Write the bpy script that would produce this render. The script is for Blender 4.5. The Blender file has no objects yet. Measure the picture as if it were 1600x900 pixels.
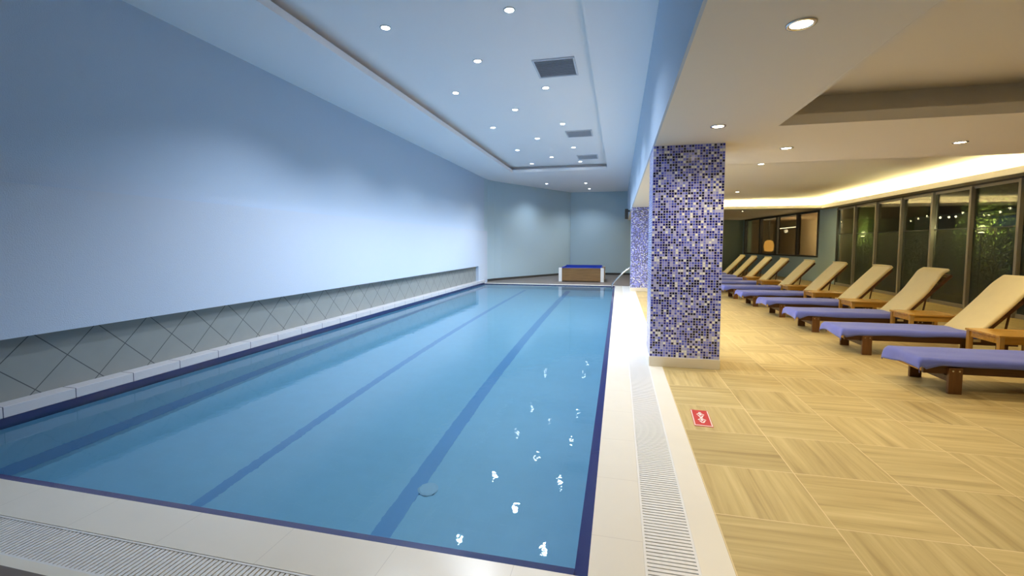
import bpy, bmesh, math, random
from mathutils import Vector, Matrix
R = math.radians
random.seed(7)
SC = bpy.context.scene
COL = SC.collection

# ------------------------------------------------------------------ camera, world, exposure
F_PX, CXP, CYP = 703.0, 800.0, 427.0
cd = bpy.data.cameras.new('camera'); cam = bpy.data.objects.new('camera', cd); COL.objects.link(cam)
cd.sensor_width = 36.0; cd.lens = F_PX / 1600 * 36.0
cd.shift_y = -(450 - CYP) / 1600
cd.clip_start = 0.05; cd.clip_end = 200
cam.location = (0, 0, 1.5)
cam.rotation_euler = (R(90 - 3.6626), 0, R(13.3368))
SC.camera = cam
w = bpy.data.worlds.new('night_sky'); SC.world = w; w.use_nodes = True
w.node_tree.nodes['Background'].inputs[0].default_value = (0.10, 0.14, 0.25, 1)
w.node_tree.nodes['Background'].inputs[1].default_value = 0.03
vs = SC.view_settings
vs.view_transform = 'Standard'; vs.look = 'None'; vs.gamma = 1.0; vs.use_curve_mapping = False
vs.exposure = 0.0
POOL_W, WARM_W, COVE = 245.0, 74.0, 250.0
POOL_RGB = (0.80, 0.88, 1.0); WARM_RGB = (1.0, 0.80, 0.50); COVE_RGB = (1.0, 0.80, 0.36)
cy = SC.cycles
cy.max_bounces = 10; cy.diffuse_bounces = 5; cy.glossy_bounces = 4; cy.transmission_bounces = 6
cy.transparent_max_bounces = 12
cy.sample_clamp_indirect = 6.0
cy.caustics_reflective = False
cy.caustics_refractive = True

# ------------------------------------------------------------------ helpers
def tag(o, label=None, cat=None, group=None, kind=None):
    if label: o['label'] = label
    if cat: o['category'] = cat
    if group: o['group'] = group
    if kind: o['kind'] = kind
    return o

class MB:
    def __init__(s): s.bm = bmesh.new()
    def box(s, x0, x1, y0, y1, z0, z1, bevel=0.0, seg=2, mtx=None):
        r = bmesh.ops.create_cube(s.bm, size=1.0)
        vs_ = r['verts']
        for v in vs_:
            v.co = Vector(((x0+x1)/2 + v.co.x*(x1-x0), (y0+y1)/2 + v.co.y*(y1-y0), (z0+z1)/2 + v.co.z*(z1-z0)))
        if bevel > 0:
            es = list({e for v in vs_ for e in v.link_edges})
            rb = bmesh.ops.bevel(s.bm, geom=es, offset=bevel, segments=seg, affect='EDGES', profile=0.5)
            vs_ = list({v for f in rb['faces'] for v in f.verts} | {v for v in vs_ if v.is_valid})
        if mtx is not None:
            for v in vs_: v.co = mtx @ v.co
        return s
    def quad(s, *pts):
        s.bm.faces.new([s.bm.verts.new(p) for p in pts]); return s
    def prism(s, pts, axis, a, b):
        """extrude a closed 2D outline along an axis; pts are (u,v)"""
        def mk(u, v, t):
            return {'x': (t, u, v), 'y': (u, t, v), 'z': (u, v, t)}[axis]
        A = [s.bm.verts.new(mk(u, v, a)) for u, v in pts]; B = [s.bm.verts.new(mk(u, v, b)) for u, v in pts]
        n = len(pts)
        s.bm.faces.new(A); s.bm.faces.new(B[::-1])
        for i in range(n): s.bm.faces.new([A[i], B[i], B[(i+1) % n], A[(i+1) % n]])
        return s
    def lathe(s, prof, seg=24, origin=(0,0,0), mtx=None):
        rings = []
        for r, z in prof:
            ring = []
            for k in range(seg):
                a = 2*math.pi*k/seg
                p = Vector((origin[0]+r*math.cos(a), origin[1]+r*math.sin(a), origin[2]+z))
                if mtx is not None: p = mtx @ p
                ring.append(s.bm.verts.new(p))
            rings.append(ring)
        for i in range(len(rings)-1):
            for k in range(seg):
                s.bm.faces.new([rings[i][k], rings[i][(k+1) % seg], rings[i+1][(k+1) % seg], rings[i+1][k]])
        s.bm.faces.new(rings[0][::-1]); s.bm.faces.new(rings[-1])
        return s
    def tube(s, pts, r, seg=10):
        pts = [Vector(p) for p in pts]; rings = []
        for i, p in enumerate(pts):
            t = (pts[min(i+1, len(pts)-1)] - pts[max(i-1, 0)]).normalized()
            a = t.cross(Vector((0, 0, 1)))
            if a.length < 1e-3: a = t.cross(Vector((1, 0, 0)))
            a.normalize(); b = t.cross(a)
            rings.append([s.bm.verts.new(p + r*(math.cos(2*math.pi*k/seg)*a + math.sin(2*math.pi*k/seg)*b)) for k in range(seg)])
        for i in range(len(rings)-1):
            for k in range(seg):
                s.bm.faces.new([rings[i][k], rings[i][(k+1) % seg], rings[i+1][(k+1) % seg], rings[i+1][k]])
        s.bm.faces.new(rings[0][::-1]); s.bm.faces.new(rings[-1])
        return s
    def build(s, name, mat, parent=None, smooth=False, kind=None, label=None):
        bmesh.ops.recalc_face_normals(s.bm, faces=s.bm.faces[:])
        me = bpy.data.meshes.new(name); s.bm.to_mesh(me); s.bm.free()
        if smooth:
            for p in me.polygons: p.use_smooth = True
        if mat: me.materials.append(mat)
        o = bpy.data.objects.new(name, me); COL.objects.link(o)
        if parent: o.parent = parent
        if kind: o['kind'] = kind
        if label: o['label'] = label
        return o

def empty(name, loc=(0,0,0), rz=0.0):
    o = bpy.data.objects.new(name, None); COL.objects.link(o)
    o.location = loc; o.rotation_euler = (0, 0, rz); o.empty_display_size = 0.1
    return o

def copy_tree(o, parent=None):
    c = o.copy(); COL.objects.link(c); c.parent = parent
    for ch in [q for q in bpy.data.objects if q.parent == o]:
        copy_tree(ch, c)
    return c

# ------------------------------------------------------------------ materials
def new_mat(name):
    m = bpy.data.materials.new(name); m.use_nodes = True
    nt = m.node_tree; b = nt.nodes['Principled BSDF']
    return m, nt, b
def N(nt, typ, **kw):
    n = nt.nodes.new(typ)
    for k, v in kw.items(): setattr(n, k, v)
    return n
def mth(nt, op, a, b=None, c=None):
    n = nt.nodes.new('ShaderNodeMath'); n.operation = op
    for i, v in enumerate((a, b, c)):
        if v is None: continue
        if isinstance(v, (int, float)): n.inputs[i].default_value = v
        else: nt.links.new(v, n.inputs[i])
    return n.outputs[0]
def mix(nt, fac, a, b):
    n = nt.nodes.new('ShaderNodeMix'); n.data_type = 'RGBA'
    for i, v in ((0, fac), (6, a), (7, b)):
        if isinstance(v, (int, float)): n.inputs[i].default_value = v
        elif isinstance(v, tuple): n.inputs[i].default_value = (*v, 1) if len(v) == 3 else v
        else: nt.links.new(v, n.inputs[i])
    return n.outputs[2]
def ramp(nt, fac, stops, interp='LINEAR'):
    n = nt.nodes.new('ShaderNodeValToRGB'); n.color_ramp.interpolation = interp
    e = n.color_ramp.elements
    while len(e) > 1: e.remove(e[-1])
    e[0].position = stops[0][0]; e[0].color = (*stops[0][1], 1)
    for p, c in stops[1:]:
        q = e.new(p); q.color = (*c, 1)
    nt.links.new(fac, n.inputs[0]); return n.outputs[0]
def bump(nt, b, h, strength=0.2, dist=0.01):
    n = nt.nodes.new('ShaderNodeBump'); n.inputs['Strength'].default_value = strength; n.inputs['Distance'].default_value = dist
    nt.links.new(h, n.inputs['Height']); nt.links.new(n.outputs[0], b.inputs['Normal'])
def plain(name, rgb, rough=0.5, metal=0.0, noise=0.0, nscale=8.0, bmp=0.0, bscale=60.0, spec=0.5):
    m, nt, b = new_mat(name)
    b.inputs['Roughness'].default_value = rough; b.inputs['Metallic'].default_value = metal
    b.inputs['Specular IOR Level'].default_value = spec
    b.inputs['Base Color'].default_value = (*rgb, 1)
    if noise > 0 or bmp > 0:
        tc = N(nt, 'ShaderNodeTexCoord')
    if noise > 0:
        n = N(nt, 'ShaderNodeTexNoise'); n.inputs['Scale'].default_value = nscale; n.inputs['Detail'].default_value = 4
        nt.links.new(tc.outputs['Object'], n.inputs['Vector'])
        c = mix(nt, n.outputs['Fac'], tuple(x*(1-noise) for x in rgb), tuple(min(1, x*(1+noise)) for x in rgb))
        nt.links.new(c, b.inputs['Base Color'])
    if bmp > 0:
        n = N(nt, 'ShaderNodeTexNoise'); n.inputs['Scale'].default_value = bscale; n.inputs['Detail'].default_value = 3
        nt.links.new(tc.outputs['Object'], n.inputs['Vector']); bump(nt, b, n.outputs['Fac'], bmp, 0.01)
    return m
def emis(name, rgb, s):
    m = bpy.data.materials.new(name); m.use_nodes = True; nt = m.node_tree; nt.nodes.clear()
    e = N(nt, 'ShaderNodeEmission'); e.inputs[0].default_value = (*rgb, 1); e.inputs[1].default_value = s
    o = N(nt, 'ShaderNodeOutputMaterial'); nt.links.new(e.outputs[0], o.inputs[0]); return m
def xyz(nt, vec):
    s = N(nt, 'ShaderNodeSeparateXYZ'); nt.links.new(vec, s.inputs[0]); return s.outputs

M = {}
M['blue_paint'] = plain('light_blue_wall_paint', (0.54, 0.66, 0.81), 0.75, bmp=0.35, bscale=90)
M['pale_paint'] = plain('pale_blue_panel_paint', (0.565, 0.65, 0.775), 0.7, bmp=0.3, bscale=90)
M['pool_ceiling'] = plain('pool_ceiling_paint', (0.95, 0.94, 0.96), 0.8)
M['white_edge'] = plain('white_lip_paint', (0.95, 0.94, 0.95), 0.7)
M['lounge_ceiling'] = plain('warm_white_ceiling_paint', (0.86, 0.83, 0.76), 0.8)
M['grey_wall'] = plain('grey_blue_wall_paint', (0.38, 0.53, 0.60), 0.75)
M['cream_tile'] = plain('cream_coping_tile', (0.80, 0.75, 0.63), 0.28, noise=0.05, nscale=3)
M['grate'] = plain('white_plastic_grating', (0.78, 0.77, 0.74), 0.35)
M['channel'] = plain('drain_channel_dark', (0.20, 0.19, 0.16), 0.6)
M['navy_tile'] = plain('navy_edge_tile', (0.018, 0.02, 0.13), 0.12)
M['alu'] = plain('grey_aluminium_frame', (0.33, 0.31, 0.27), 0.4, 0.3)
M['dark_frame'] = plain('dark_grey_frame', (0.04, 0.04, 0.04), 0.4)
M['chrome'] = plain('brushed_steel', (0.75, 0.76, 0.78), 0.18, 1.0)
M['black'] = plain('black_plastic', (0.02, 0.02, 0.022), 0.45)
M['white_plastic'] = plain('white_plastic', (0.8, 0.8, 0.78), 0.4)
M['vent'] = plain('grey_vent_metal', (0.66, 0.68, 0.74), 0.5, 0.0)
M['cream_fabric'] = plain('cream_mattress_fabric', (0.93, 0.80, 0.43), 0.9, noise=0.06, nscale=6, bmp=0.25, bscale=200)
M['towel'] = plain('periwinkle_towel_cloth', (0.15, 0.20, 0.74), 0.95, noise=0.10, nscale=5, bmp=0.5, bscale=300)
M['towel'].node_tree.nodes['Principled BSDF'].inputs['Sheen Weight'].default_value = 0.35
M['dark_stone'] = plain('garden_wall_render', (0.12, 0.13, 0.10), 0.85, noise=0.2, nscale=2)
M['soil'] = plain('dark_ground', (0.05, 0.045, 0.03), 0.9)
M['leaf'] = plain('green_leaf', (0.22, 0.33, 0.07), 0.5, noise=0.35, nscale=6)
M['stem'] = plain('brown_stem', (0.12, 0.08, 0.04), 0.8)
M['tan'] = plain('tan_room_paint', (0.55, 0.42, 0.25), 0.7)
M['red'] = plain('red_sign_print', (0.55, 0.05, 0.04), 0.35)
M['sign_white'] = plain('white_sign_print', (0.85, 0.80, 0.74), 0.35)
M['lamp_cool'] = emis('cool_white_lamp', (0.86, 0.93, 1.0), 60)
M['lamp_warm'] = emis('warm_white_lamp', (1.0, 0.86, 0.62), 45)
M['led'] = emis('warm_led_strip', COVE_RGB, COVE)
M['orange_lamp'] = emis('orange_lamp', (1.0, 0.45, 0.08), 5)
M['garden_lamp'] = emis('garden_lamp_glow', (1.0, 0.85, 0.5), 30)
M['room_tube'] = emis('tube_lamp_glow', (1.0, 0.8, 0.5), 18)

def wood(name, c1, c2, rough=0.4, axis=0, scale=5.0):
    m, nt, b = new_mat(name); b.inputs['Roughness'].default_value = rough
    tc = N(nt, 'ShaderNodeTexCoord'); mp = N(nt, 'ShaderNodeMapping')
    sc = [18.0*scale/5, 18.0*scale/5, 18.0*scale/5]; sc[axis] = 1.2
    mp.inputs['Scale'].default_value = sc
    nt.links.new(tc.outputs['Object'], mp.inputs[0])
    n = N(nt, 'ShaderNodeTexNoise'); n.inputs['Scale'].default_value = 1.5; n.inputs['Detail'].default_value = 5; n.inputs['Distortion'].default_value = 0.6
    nt.links.new(mp.outputs[0], n.inputs['Vector'])
    nt.links.new(ramp(nt, n.outputs['Fac'], [(0.3, c1), (0.7, c2)]), b.inputs['Base Color'])
    return m
M['teak_shaded'] = wood('shaded_reddish_teak', (0.05, 0.02, 0.008), (0.12, 0.052, 0.018), 0.35)  # reddish teak, deepened further to carry the shadow on the rails
M['teak_leg'] = wood('upright_teak', (0.10, 0.042, 0.012), (0.18, 0.08, 0.025), 0.35, axis=2)
M['teak_gold'] = wood('golden_varnished_teak', (0.52, 0.27, 0.04), (0.74, 0.42, 0.085), 0.22)
M['teak_gold_leg'] = wood('golden_upright_teak', (0.42, 0.23, 0.045), (0.60, 0.36, 0.09), 0.3, axis=2)
M['tub_panel'] = wood('brown_tub_panel', (0.18, 0.10, 0.035), (0.26, 0.15, 0.055), 0.4)

def wood_floor():
    """0.6 m wood-look tiles, grain turned a quarter on every other tile"""
    m, nt, b = new_mat('oak_look_floor_tile')
    g = N(nt, 'ShaderNodeNewGeometry'); x, y, z = xyz(nt, g.outputs['Position'])
    S = 0.595
    u = mth(nt, 'DIVIDE', mth(nt, 'SUBTRACT', x, 0.545), S); v = mth(nt, 'DIVIDE', mth(nt, 'SUBTRACT', y, 2.622), S)
    iu, iv = mth(nt, 'FLOOR', u), mth(nt, 'FLOOR', v); fu, fv = mth(nt, 'FRACT', u), mth(nt, 'FRACT', v)
    par = mth(nt, 'ROUND', mth(nt, 'MULTIPLY', mth(nt, 'FRACT', mth(nt, 'MULTIPLY', mth(nt, 'ADD', iu, mth(nt, 'ADD', iv, 201)), 0.5)), 2.0))   # 0 / 1
    ca = N(nt, 'ShaderNodeCombineXYZ'); nt.links.new(mth(nt, 'MULTIPLY', fu, 0.55), ca.inputs[0]); nt.links.new(mth(nt, 'MULTIPLY', fv, 9.0), ca.inputs[1])
    cb = N(nt, 'ShaderNodeCombineXYZ'); nt.links.new(mth(nt, 'MULTIPLY', fv, 0.55), cb.inputs[0]); nt.links.new(mth(nt, 'MULTIPLY', fu, 9.0), cb.inputs[1])
    mv = N(nt, 'ShaderNodeMix', data_type='VECTOR'); nt.links.new(par, mv.inputs[0]); nt.links.new(ca.outputs[0], mv.inputs[4]); nt.links.new(cb.outputs[0], mv.inputs[5])
    cid = N(nt, 'ShaderNodeCombineXYZ'); nt.links.new(iu, cid.inputs[0]); nt.links.new(iv, cid.inputs[1])
    wn = N(nt, 'ShaderNodeTexWhiteNoise', noise_dimensions='2D'); nt.links.new(cid.outputs[0], wn.inputs['Vector'])
    off = N(nt, 'ShaderNodeVectorMath', operation='SCALE'); nt.links.new(wn.outputs['Color'], off.inputs[0]); off.inputs['Scale'].default_value = 40
    add = N(nt, 'ShaderNodeVectorMath', operation='ADD'); nt.links.new(mv.outputs[1], add.inputs[0]); nt.links.new(off.outputs[0], add.inputs[1])
    n1 = N(nt, 'ShaderNodeTexNoise'); n1.inputs['Scale'].default_value = 1.0; n1.inputs['Detail'].default_value = 6; n1.inputs['Roughness'].default_value = 0.6; n1.inputs['Distortion'].default_value = 0.5
    nt.links.new(add.outputs[0], n1.inputs['Vector'])
    col = ramp(nt, n1.outputs['Fac'], [(0.20, (0.28, 0.195, 0.072)), (0.42, (0.46, 0.345, 0.142)), (0.56, (0.53, 0.41, 0.175)), (0.80, (0.66, 0.53, 0.255))])
    tone = mth(nt, 'ADD', mth(nt, 'MULTIPLY', wn.outputs['Value'], 0.16), 0.92)
    sc = N(nt, 'ShaderNodeVectorMath', operation='SCALE'); nt.links.new(col, sc.inputs[0]); nt.links.new(tone, sc.inputs['Scale'])
    def edge(f):
        return mth(nt, 'MINIMUM', f, mth(nt, 'SUBTRACT', 1.0, f))
    grout = mth(nt, 'LESS_THAN', mth(nt, 'MINIMUM', edge(fu), edge(fv)), 0.0045)
    c = mix(nt, grout, sc.outputs[0], (0.74, 0.60, 0.33))
    nt.links.new(c, b.inputs['Base Color'])
    b.inputs['Roughness'].default_value = 0.42; b.inputs['Specular IOR Level'].default_value = 0.35
    return m
M['oak'] = wood_floor()

def grid_tile(name, rgb, grout, sx, sy, gw, rough=0.4, ox=0, oy=0, noise=0.08, axes='xy', diag=False):
    m, nt, b = new_mat(name); b.inputs['Roughness'].default_value = rough
    g = N(nt, 'ShaderNodeNewGeometry'); x, y, z = xyz(nt, g.outputs['Position'])
    d = {'x': x, 'y': y, 'z': z}; p, q = d[axes[0]], d[axes[1]]
    if diag: p, q = mth(nt, 'ADD', p, q), mth(nt, 'SUBTRACT', p, q)
    fu = mth(nt, 'FRACT', mth(nt, 'DIVIDE', mth(nt, 'SUBTRACT', p, ox), sx)); fv = mth(nt, 'FRACT', mth(nt, 'DIVIDE', mth(nt, 'SUBTRACT', q, oy), sy))
    def edge(f, s): return mth(nt, 'MULTIPLY', mth(nt, 'MINIMUM', f, mth(nt, 'SUBTRACT', 1.0, f)), s)
    gr = mth(nt, 'LESS_THAN', mth(nt, 'MINIMUM', edge(fu, sx), edge(fv, sy)), gw/2)
    n = N(nt, 'ShaderNodeTexNoise'); n.inputs['Scale'].default_value = 5; n.inputs['Detail'].default_value = 5
    nt.links.new(g.outputs['Position'], n.inputs['Vector'])
    c = mix(nt, n.outputs['Fac'], tuple(v*(1-noise) for v in rgb), tuple(min(1, v*(1+noise)) for v in rgb))
    nt.links.new(mix(nt, gr, c, grout), b.inputs['Base Color'])
    return m
M['diag_tile'] = grid_tile('grey_diagonal_wall_tile', (0.27, 0.29, 0.28), (0.07, 0.08, 0.085), 0.525, 0.525, 0.012, 0.45, 3.106, 2.766, axes='yz', diag=True)
M['slate'] = grid_tile('brown_slate_tile', (0.17, 0.14, 0.12), (0.10, 0.09, 0.08), 0.6, 0.6, 0.006, 0.5, 0.1, 0.41)
M['coping'] = grid_tile('cream_coping_slabs', (0.78, 0.73, 0.62), (0.66, 0.61, 0.52), 0.597, 0.6, 0.004, 0.25, 0.14-0.597*10, 1.675, noise=0.03)
M['ledge_tile'] = grid_tile('white_ledge_tile', (0.62, 0.61, 0.63), (0.10, 0.10, 0.14), 50, 0.525, 0.008, 0.25, -25, 2.62, noise=0.03)
M['pool_tile'] = grid_tile('blue_pool_tile', (0.31, 0.55, 0.68), (0.34, 0.57, 0.69), 0.25, 0.125, 0.004, 0.4, noise=0.06)

def mosaic(name, x0, y0, s):
    m, nt, b = new_mat(name); b.inputs['Roughness'].default_value = 0.16
    g = N(nt, 'ShaderNodeNewGeometry')
    k = N(nt, 'ShaderNodeVectorMath', operation='SCALE'); nt.links.new(g.outputs['Normal'], k.inputs[0]); k.inputs['Scale'].default_value = -0.012
    p = N(nt, 'ShaderNodeVectorMath', operation='ADD'); nt.links.new(g.outputs['Position'], p.inputs[0]); nt.links.new(k.outputs[0], p.inputs[1])
    o = N(nt, 'ShaderNodeVectorMath', operation='SUBTRACT'); nt.links.new(p.outputs[0], o.inputs[0]); o.inputs[1].default_value = (x0, y0, 0.0)
    d = N(nt, 'ShaderNodeVectorMath', operation='SCALE'); nt.links.new(o.outputs[0], d.inputs[0]); d.inputs['Scale'].default_value = 1.0/s
    fl = N(nt, 'ShaderNodeVectorMath', operation='FLOOR'); nt.links.new(d.outputs[0], fl.inputs[0])
    fr = N(nt, 'ShaderNodeVectorMath', operation='FRACTION'); nt.links.new(d.outputs[0], fr.inputs[0])
    wn = N(nt, 'ShaderNodeTexWhiteNoise', noise_dimensions='3D'); nt.links.new(fl.outputs[0], wn.inputs['Vector'])
    col = ramp(nt, wn.outputs['Value'], [(0.0, (0.004, 0.006, 0.05)), (0.20, (0.015, 0.02, 0.30)), (0.40, (0.09, 0.13, 0.72)), (0.60, (0.26, 0.30, 0.90)), (0.78, (0.48, 0.52, 0.90)), (0.89, (0.88, 0.93, 1.0))], 'CONSTANT')
    fx, fy, fz = xyz(nt, fr.outputs[0])
    def edge(f): return mth(nt, 'MINIMUM', f, mth(nt, 'SUBTRACT', 1.0, f))
    gr = mth(nt, 'LESS_THAN', mth(nt, 'MINIMUM', mth(nt, 'MINIMUM', edge(fx), edge(fy)), edge(fz)), 0.085)
    nt.links.new(mix(nt, gr, col, (0.58, 0.60, 0.86)), b.inputs['Base Color'])
    rr = mth(nt, 'ADD', mth(nt, 'MULTIPLY', gr, 0.5), 0.16); nt.links.new(rr, b.inputs['Roughness'])
    return m
M['mosaic'] = mosaic('blue_white_mosaic', 0.39, 5.74, 0.8/26)
M['mosaic_far'] = mosaic('far_blue_white_mosaic', 0.38, 14.9, 0.8/26)

def glass(name, tint, refl=1.0, rough=0.0, frost=0.0):
    m = bpy.data.materials.new(name); m.use_nodes = True; nt = m.node_tree; nt.nodes.clear()
    t = N(nt, 'ShaderNodeBsdfTransparent'); t.inputs[0].default_value = (*tint, 1)
    gl = N(nt, 'ShaderNodeBsdfGlossy'); gl.inputs['Roughness'].default_value = rough
    fr = N(nt, 'ShaderNodeFresnel'); fr.inputs[0].default_value = 1.55
    f2 = mth(nt, 'MULTIPLY', fr.outputs[0], refl)
    mx = N(nt, 'ShaderNodeMixShader'); nt.links.new(f2, mx.inputs[0]); nt.links.new(t.outputs[0], mx.inputs[1]); nt.links.new(gl.outputs[0], mx.inputs[2])
    out = mx.outputs[0]
    if frost > 0:
        df = N(nt, 'ShaderNodeBsdfDiffuse'); df.inputs[0].default_value = (0.10, 0.115, 0.10, 1)
        m2 = N(nt, 'ShaderNodeMixShader'); m2.inputs[0].default_value = frost
        nt.links.new(out, m2.inputs[1]); nt.links.new(df.outputs[0], m2.inputs[2]); out = m2.outputs[0]
    o = N(nt, 'ShaderNodeOutputMaterial'); nt.links.new(out, o.inputs[0]); return m
M['glass'] = glass('clear_window_glass', (0.80, 0.82, 0.78), 0.9)
M['film'] = glass('window_glass_with_film', (0.55, 0.57, 0.5), 0.35, 0.12, 0.45)

def water():
    m = bpy.data.materials.new('pool_water'); m.use_nodes = True; nt = m.node_tree; nt.nodes.clear()
    g = N(nt, 'ShaderNodeNewGeometry')
    n = N(nt, 'ShaderNodeTexNoise'); n.inputs['Scale'].default_value = 3.2; n.inputs['Detail'].default_value = 2.0
    nt.links.new(g.outputs['Position'], n.inputs['Vector'])
    n2 = N(nt, 'ShaderNodeTexNoise'); n2.inputs['Scale'].default_value = 14; n2.inputs['Detail'].default_value = 2.0
    nt.links.new(g.outputs['Position'], n2.inputs['Vector'])
    h = mth(nt, 'ADD', mth(nt, 'MULTIPLY', n.outputs['Fac'], 0.0015), mth(nt, 'MULTIPLY', n2.outputs['Fac'], 0.0007))
    b = N(nt, 'ShaderNodeBump'); b.inputs['Strength'].default_value = 1.0; b.inputs['Distance'].default_value = 1.0
    nt.links.new(h, b.inputs['Height'])
    rf = N(nt, 'ShaderNodeBsdfRefraction'); rf.inputs['Color'].default_value = (0.78, 0.93, 1.0, 1); rf.inputs['Roughness'].default_value = 0.0; rf.inputs['IOR'].default_value = 1.33
    gl = N(nt, 'ShaderNodeBsdfGlossy'); gl.inputs['Roughness'].default_value = 0.0
    fr = N(nt, 'ShaderNodeFresnel'); fr.inputs[0].default_value = 1.33
    for q in (rf, gl, fr): nt.links.new(b.outputs[0], q.inputs['Normal'])
    mx = N(nt, 'ShaderNodeMixShader'); nt.links.new(fr.outputs[0], mx.inputs[0]); nt.links.new(rf.outputs[0], mx.inputs[1]); nt.links.new(gl.outputs[0], mx.inputs[2])
    o = N(nt, 'ShaderNodeOutputMaterial'); nt.links.new(mx.outputs[0], o.inputs[0]); return m
M['water'] = water()

# ------------------------------------------------------------------ dimensions
XL = -5.20           # left wall plane (tile face)
PX0, PX1 = -5.03, -0.115   # pool water edges
PY0, PY1 = 1.965, 16.6
XB = 0.38            # beam face between pool hall and lounge
HC = 4.10            # pool hall soffit
HL = 2.68            # lounge ceiling
YB = -3.0            # wall behind the camera
YE = 28.0
XW = 7.90            # window wall

# ------------------------------------------------------------------ floors
b = MB()
b.box(0.54, XW, 1.41, YE, -0.20, 0.0)
b.build('floor_lounge', M['oak'], kind='structure', label='oak-look square floor tiles of the lounge beside the pool')
b = MB()
b.box(XL, 8.4, YB, 1.41, -0.20, 0.0)
b.box(XL, 0.54, PY1+0.16, YE, -0.20, 0.0)
b.build('floor_slate', M['slate'], kind='structure', label='grey brown floor tiles at both ends of the pool')
# cream coping around the pool (near, right, far), outer strips
b = MB()
b.box(XL, 0.14, 1.69, PY0, -0.20, 0.0)                 # near coping
b.box(PX1, 0.14, PY0, PY1+0.16, -0.20, 0.0)            # right coping
b.build('trim_1', M['coping'], kind='structure', label='cream coping slabs along the near and right pool edges')
b = MB()
b.box(0.390, 0.54, 1.41, PY1+0.16, -0.20, 0.0)
b.box(XL, 0.54, 1.41, 1.462, -0.20, 0.0)
b.build('trim_2', M['cream_tile'], kind='structure', label='cream border strip outside the drain gratings')
b = MB(); b.box(XL, PX1, PY1, PY1+0.16, -0.05, 0.012, 0.006)
b.build('trim_3', M['cream_tile'], kind='structure', label='pale coping strip across the far pool end')
b = MB()
b.box(0.14, 0.390, 1.462, PY1+0.16, -0.20, -0.09); b.box(XL, 0.14, 1.462, 1.69, -0.20, -0.09)
b.build('trim_4', M['channel'], kind='structure', label='drain channel bed under the gratings')

# navy edge tiles, sloping down into the water (near and right), vertical band at left and far
b = MB()
e = 0.065
b.prism([(PX1, -0.004), (PX1-e, -0.028), (PX1-e, -0.22), (PX1, -0.22)], 'y', PY0, PY1)
b.prism([(PY0, -0.004), (PY0+0.08, -0.028), (PY0+0.08, -0.22), (PY0, -0.22)], 'x', PX0, PX1-e)
b.build('trim_5', M['navy_tile'], kind='structure', label='navy blue tile edging at the waterline')
b = MB(); b.box(PX0-0.02, PX0+0.004, PY0, PY1, -0.12, 0.035); b.box(PX0, PX1, PY1-0.005, PY1, -0.10, -0.004)
b.build('trim_6', plain('shaded_band_tile', (0.02, 0.03, 0.11), 0.2), kind='structure', label='navy blue tile band at the foot of the raised left ledge')  # navy tile, darkened in colour because little light reaches the band

# raised ledge on the left
b = MB(); b.box(XL, PX0, PY0-0.6, PY1+0.1, 0.035, 0.13, 0.004)
b.build('trim_7', M['ledge_tile'], kind='structure', label='raised white tiled ledge along the left pool edge')

# pool shell
PD = -1.40
b = MB()
X0, X1, Y0, Y1 = PX0-0.001, PX1-0.01, PY0+0.01, PY1
b.quad((X0, Y0, PD), (X1, Y0, PD), (X1, Y1, PD), (X0, Y1, PD))
b.quad((X0, Y0, PD), (X0, Y1, PD), (X0, Y1, 0.03), (X0, Y0, 0.03))
b.quad((X1, Y0, PD), (X1, Y1, PD), (X1, Y1, -0.10), (X1, Y0, -0.10))
b.quad((X0, Y0, PD), (X1, Y0, PD), (X1, Y0, -0.10), (X0, Y0, -0.10))
b.quad((X0, Y1, PD), (X1, Y1, PD), (X1, Y1, -0.02), (X0, Y1, -0.02))
shell = b.build('floor_pool', M['pool_tile'], kind='structure', label='blue tiled pool basin under the water')
b = MB()
for xa, xb in ((-1.84, -1.68), (-3.40, -3.29)):
    b.box(xa, xb, PY0+0.35, PY1-0.3, PD, PD+0.004)
b.box(PX0, PX0+0.006, PY0, PY1, PD+0.10, PD+0.34)
lane = b.build('trim_8', plain('lane_line_tile', (0.15, 0.34, 0.58), 0.4), kind='structure', label='dark blue lane lines on the pool floor')
b = MB(); b.lathe([(0.0, 0), (0.085, 0.0), (0.09, 0.010), (0.07, 0.016), (0.0, 0.016)], 28, (-1.63, 3.62, PD))
drain = b.build('floor_drain', plain('pale_drain_cover', (0.42, 0.58, 0.66), 0.5))
tag(drain, 'small round pale drain cover on the pool floor beside the lane line', 'drain')
b = MB()
nx, ny = 2, 2
b.quad((PX0, PY0+0.05, -0.028), (PX1-0.03, PY0+0.03, -0.028), (PX1-0.03, PY1, -0.028), (PX0, PY1, -0.028))
wat = b.build('water', M['water'], kind='structure', label='still clear blue pool water', smooth=True)
wat.cycles.is_caustics_caster = True
for o in (shell, lane, drain): o.cycles.is_caustics_receiver = True

# drain gratings
def grating(name, horizontal, label):
    root = empty(name, ((0.265, 9.2, -0.02) if not horizontal else (-2.5, 1.576, -0.02)))
    L = root.location
    b = MB(); s = MB()
    if not horizontal:
        y = 1.475
        while y < PY1+0.12:
            b.box(0.152-L.x, 0.378-L.x, y-L.y, y+0.0185-L.y, -0.012, 0.016); y += 0.0265
        s.box(0.140-L.x, 0.152-L.x, 1.475-L.y, PY1+0.15-L.y, -0.03, 0.018); s.box(0.378-L.x, 0.390-L.x, 1.475-L.y, PY1+0.15-L.y, -0.03, 0.018)
    else:
        x = XL+0.03
        while x < 0.12:
            b.box(x-L.x, x+0.0185-L.x, 1.474-L.y, 1.678-L.y, -0.012, 0.016); x += 0.0265
        s.box(XL-L.x, 0.139-L.x, 1.678-L.y, 1.690-L.y, -0.03, 0.018); s.box(XL-L.x, 0.139-L.x, 1.462-L.y, 1.474-L.y, -0.03, 0.018)
    b.build('grate_slats', M['grate'], root); s.build('grate_frame', M['grate'], root)
    tag(root, label, 'drain grate')
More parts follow.
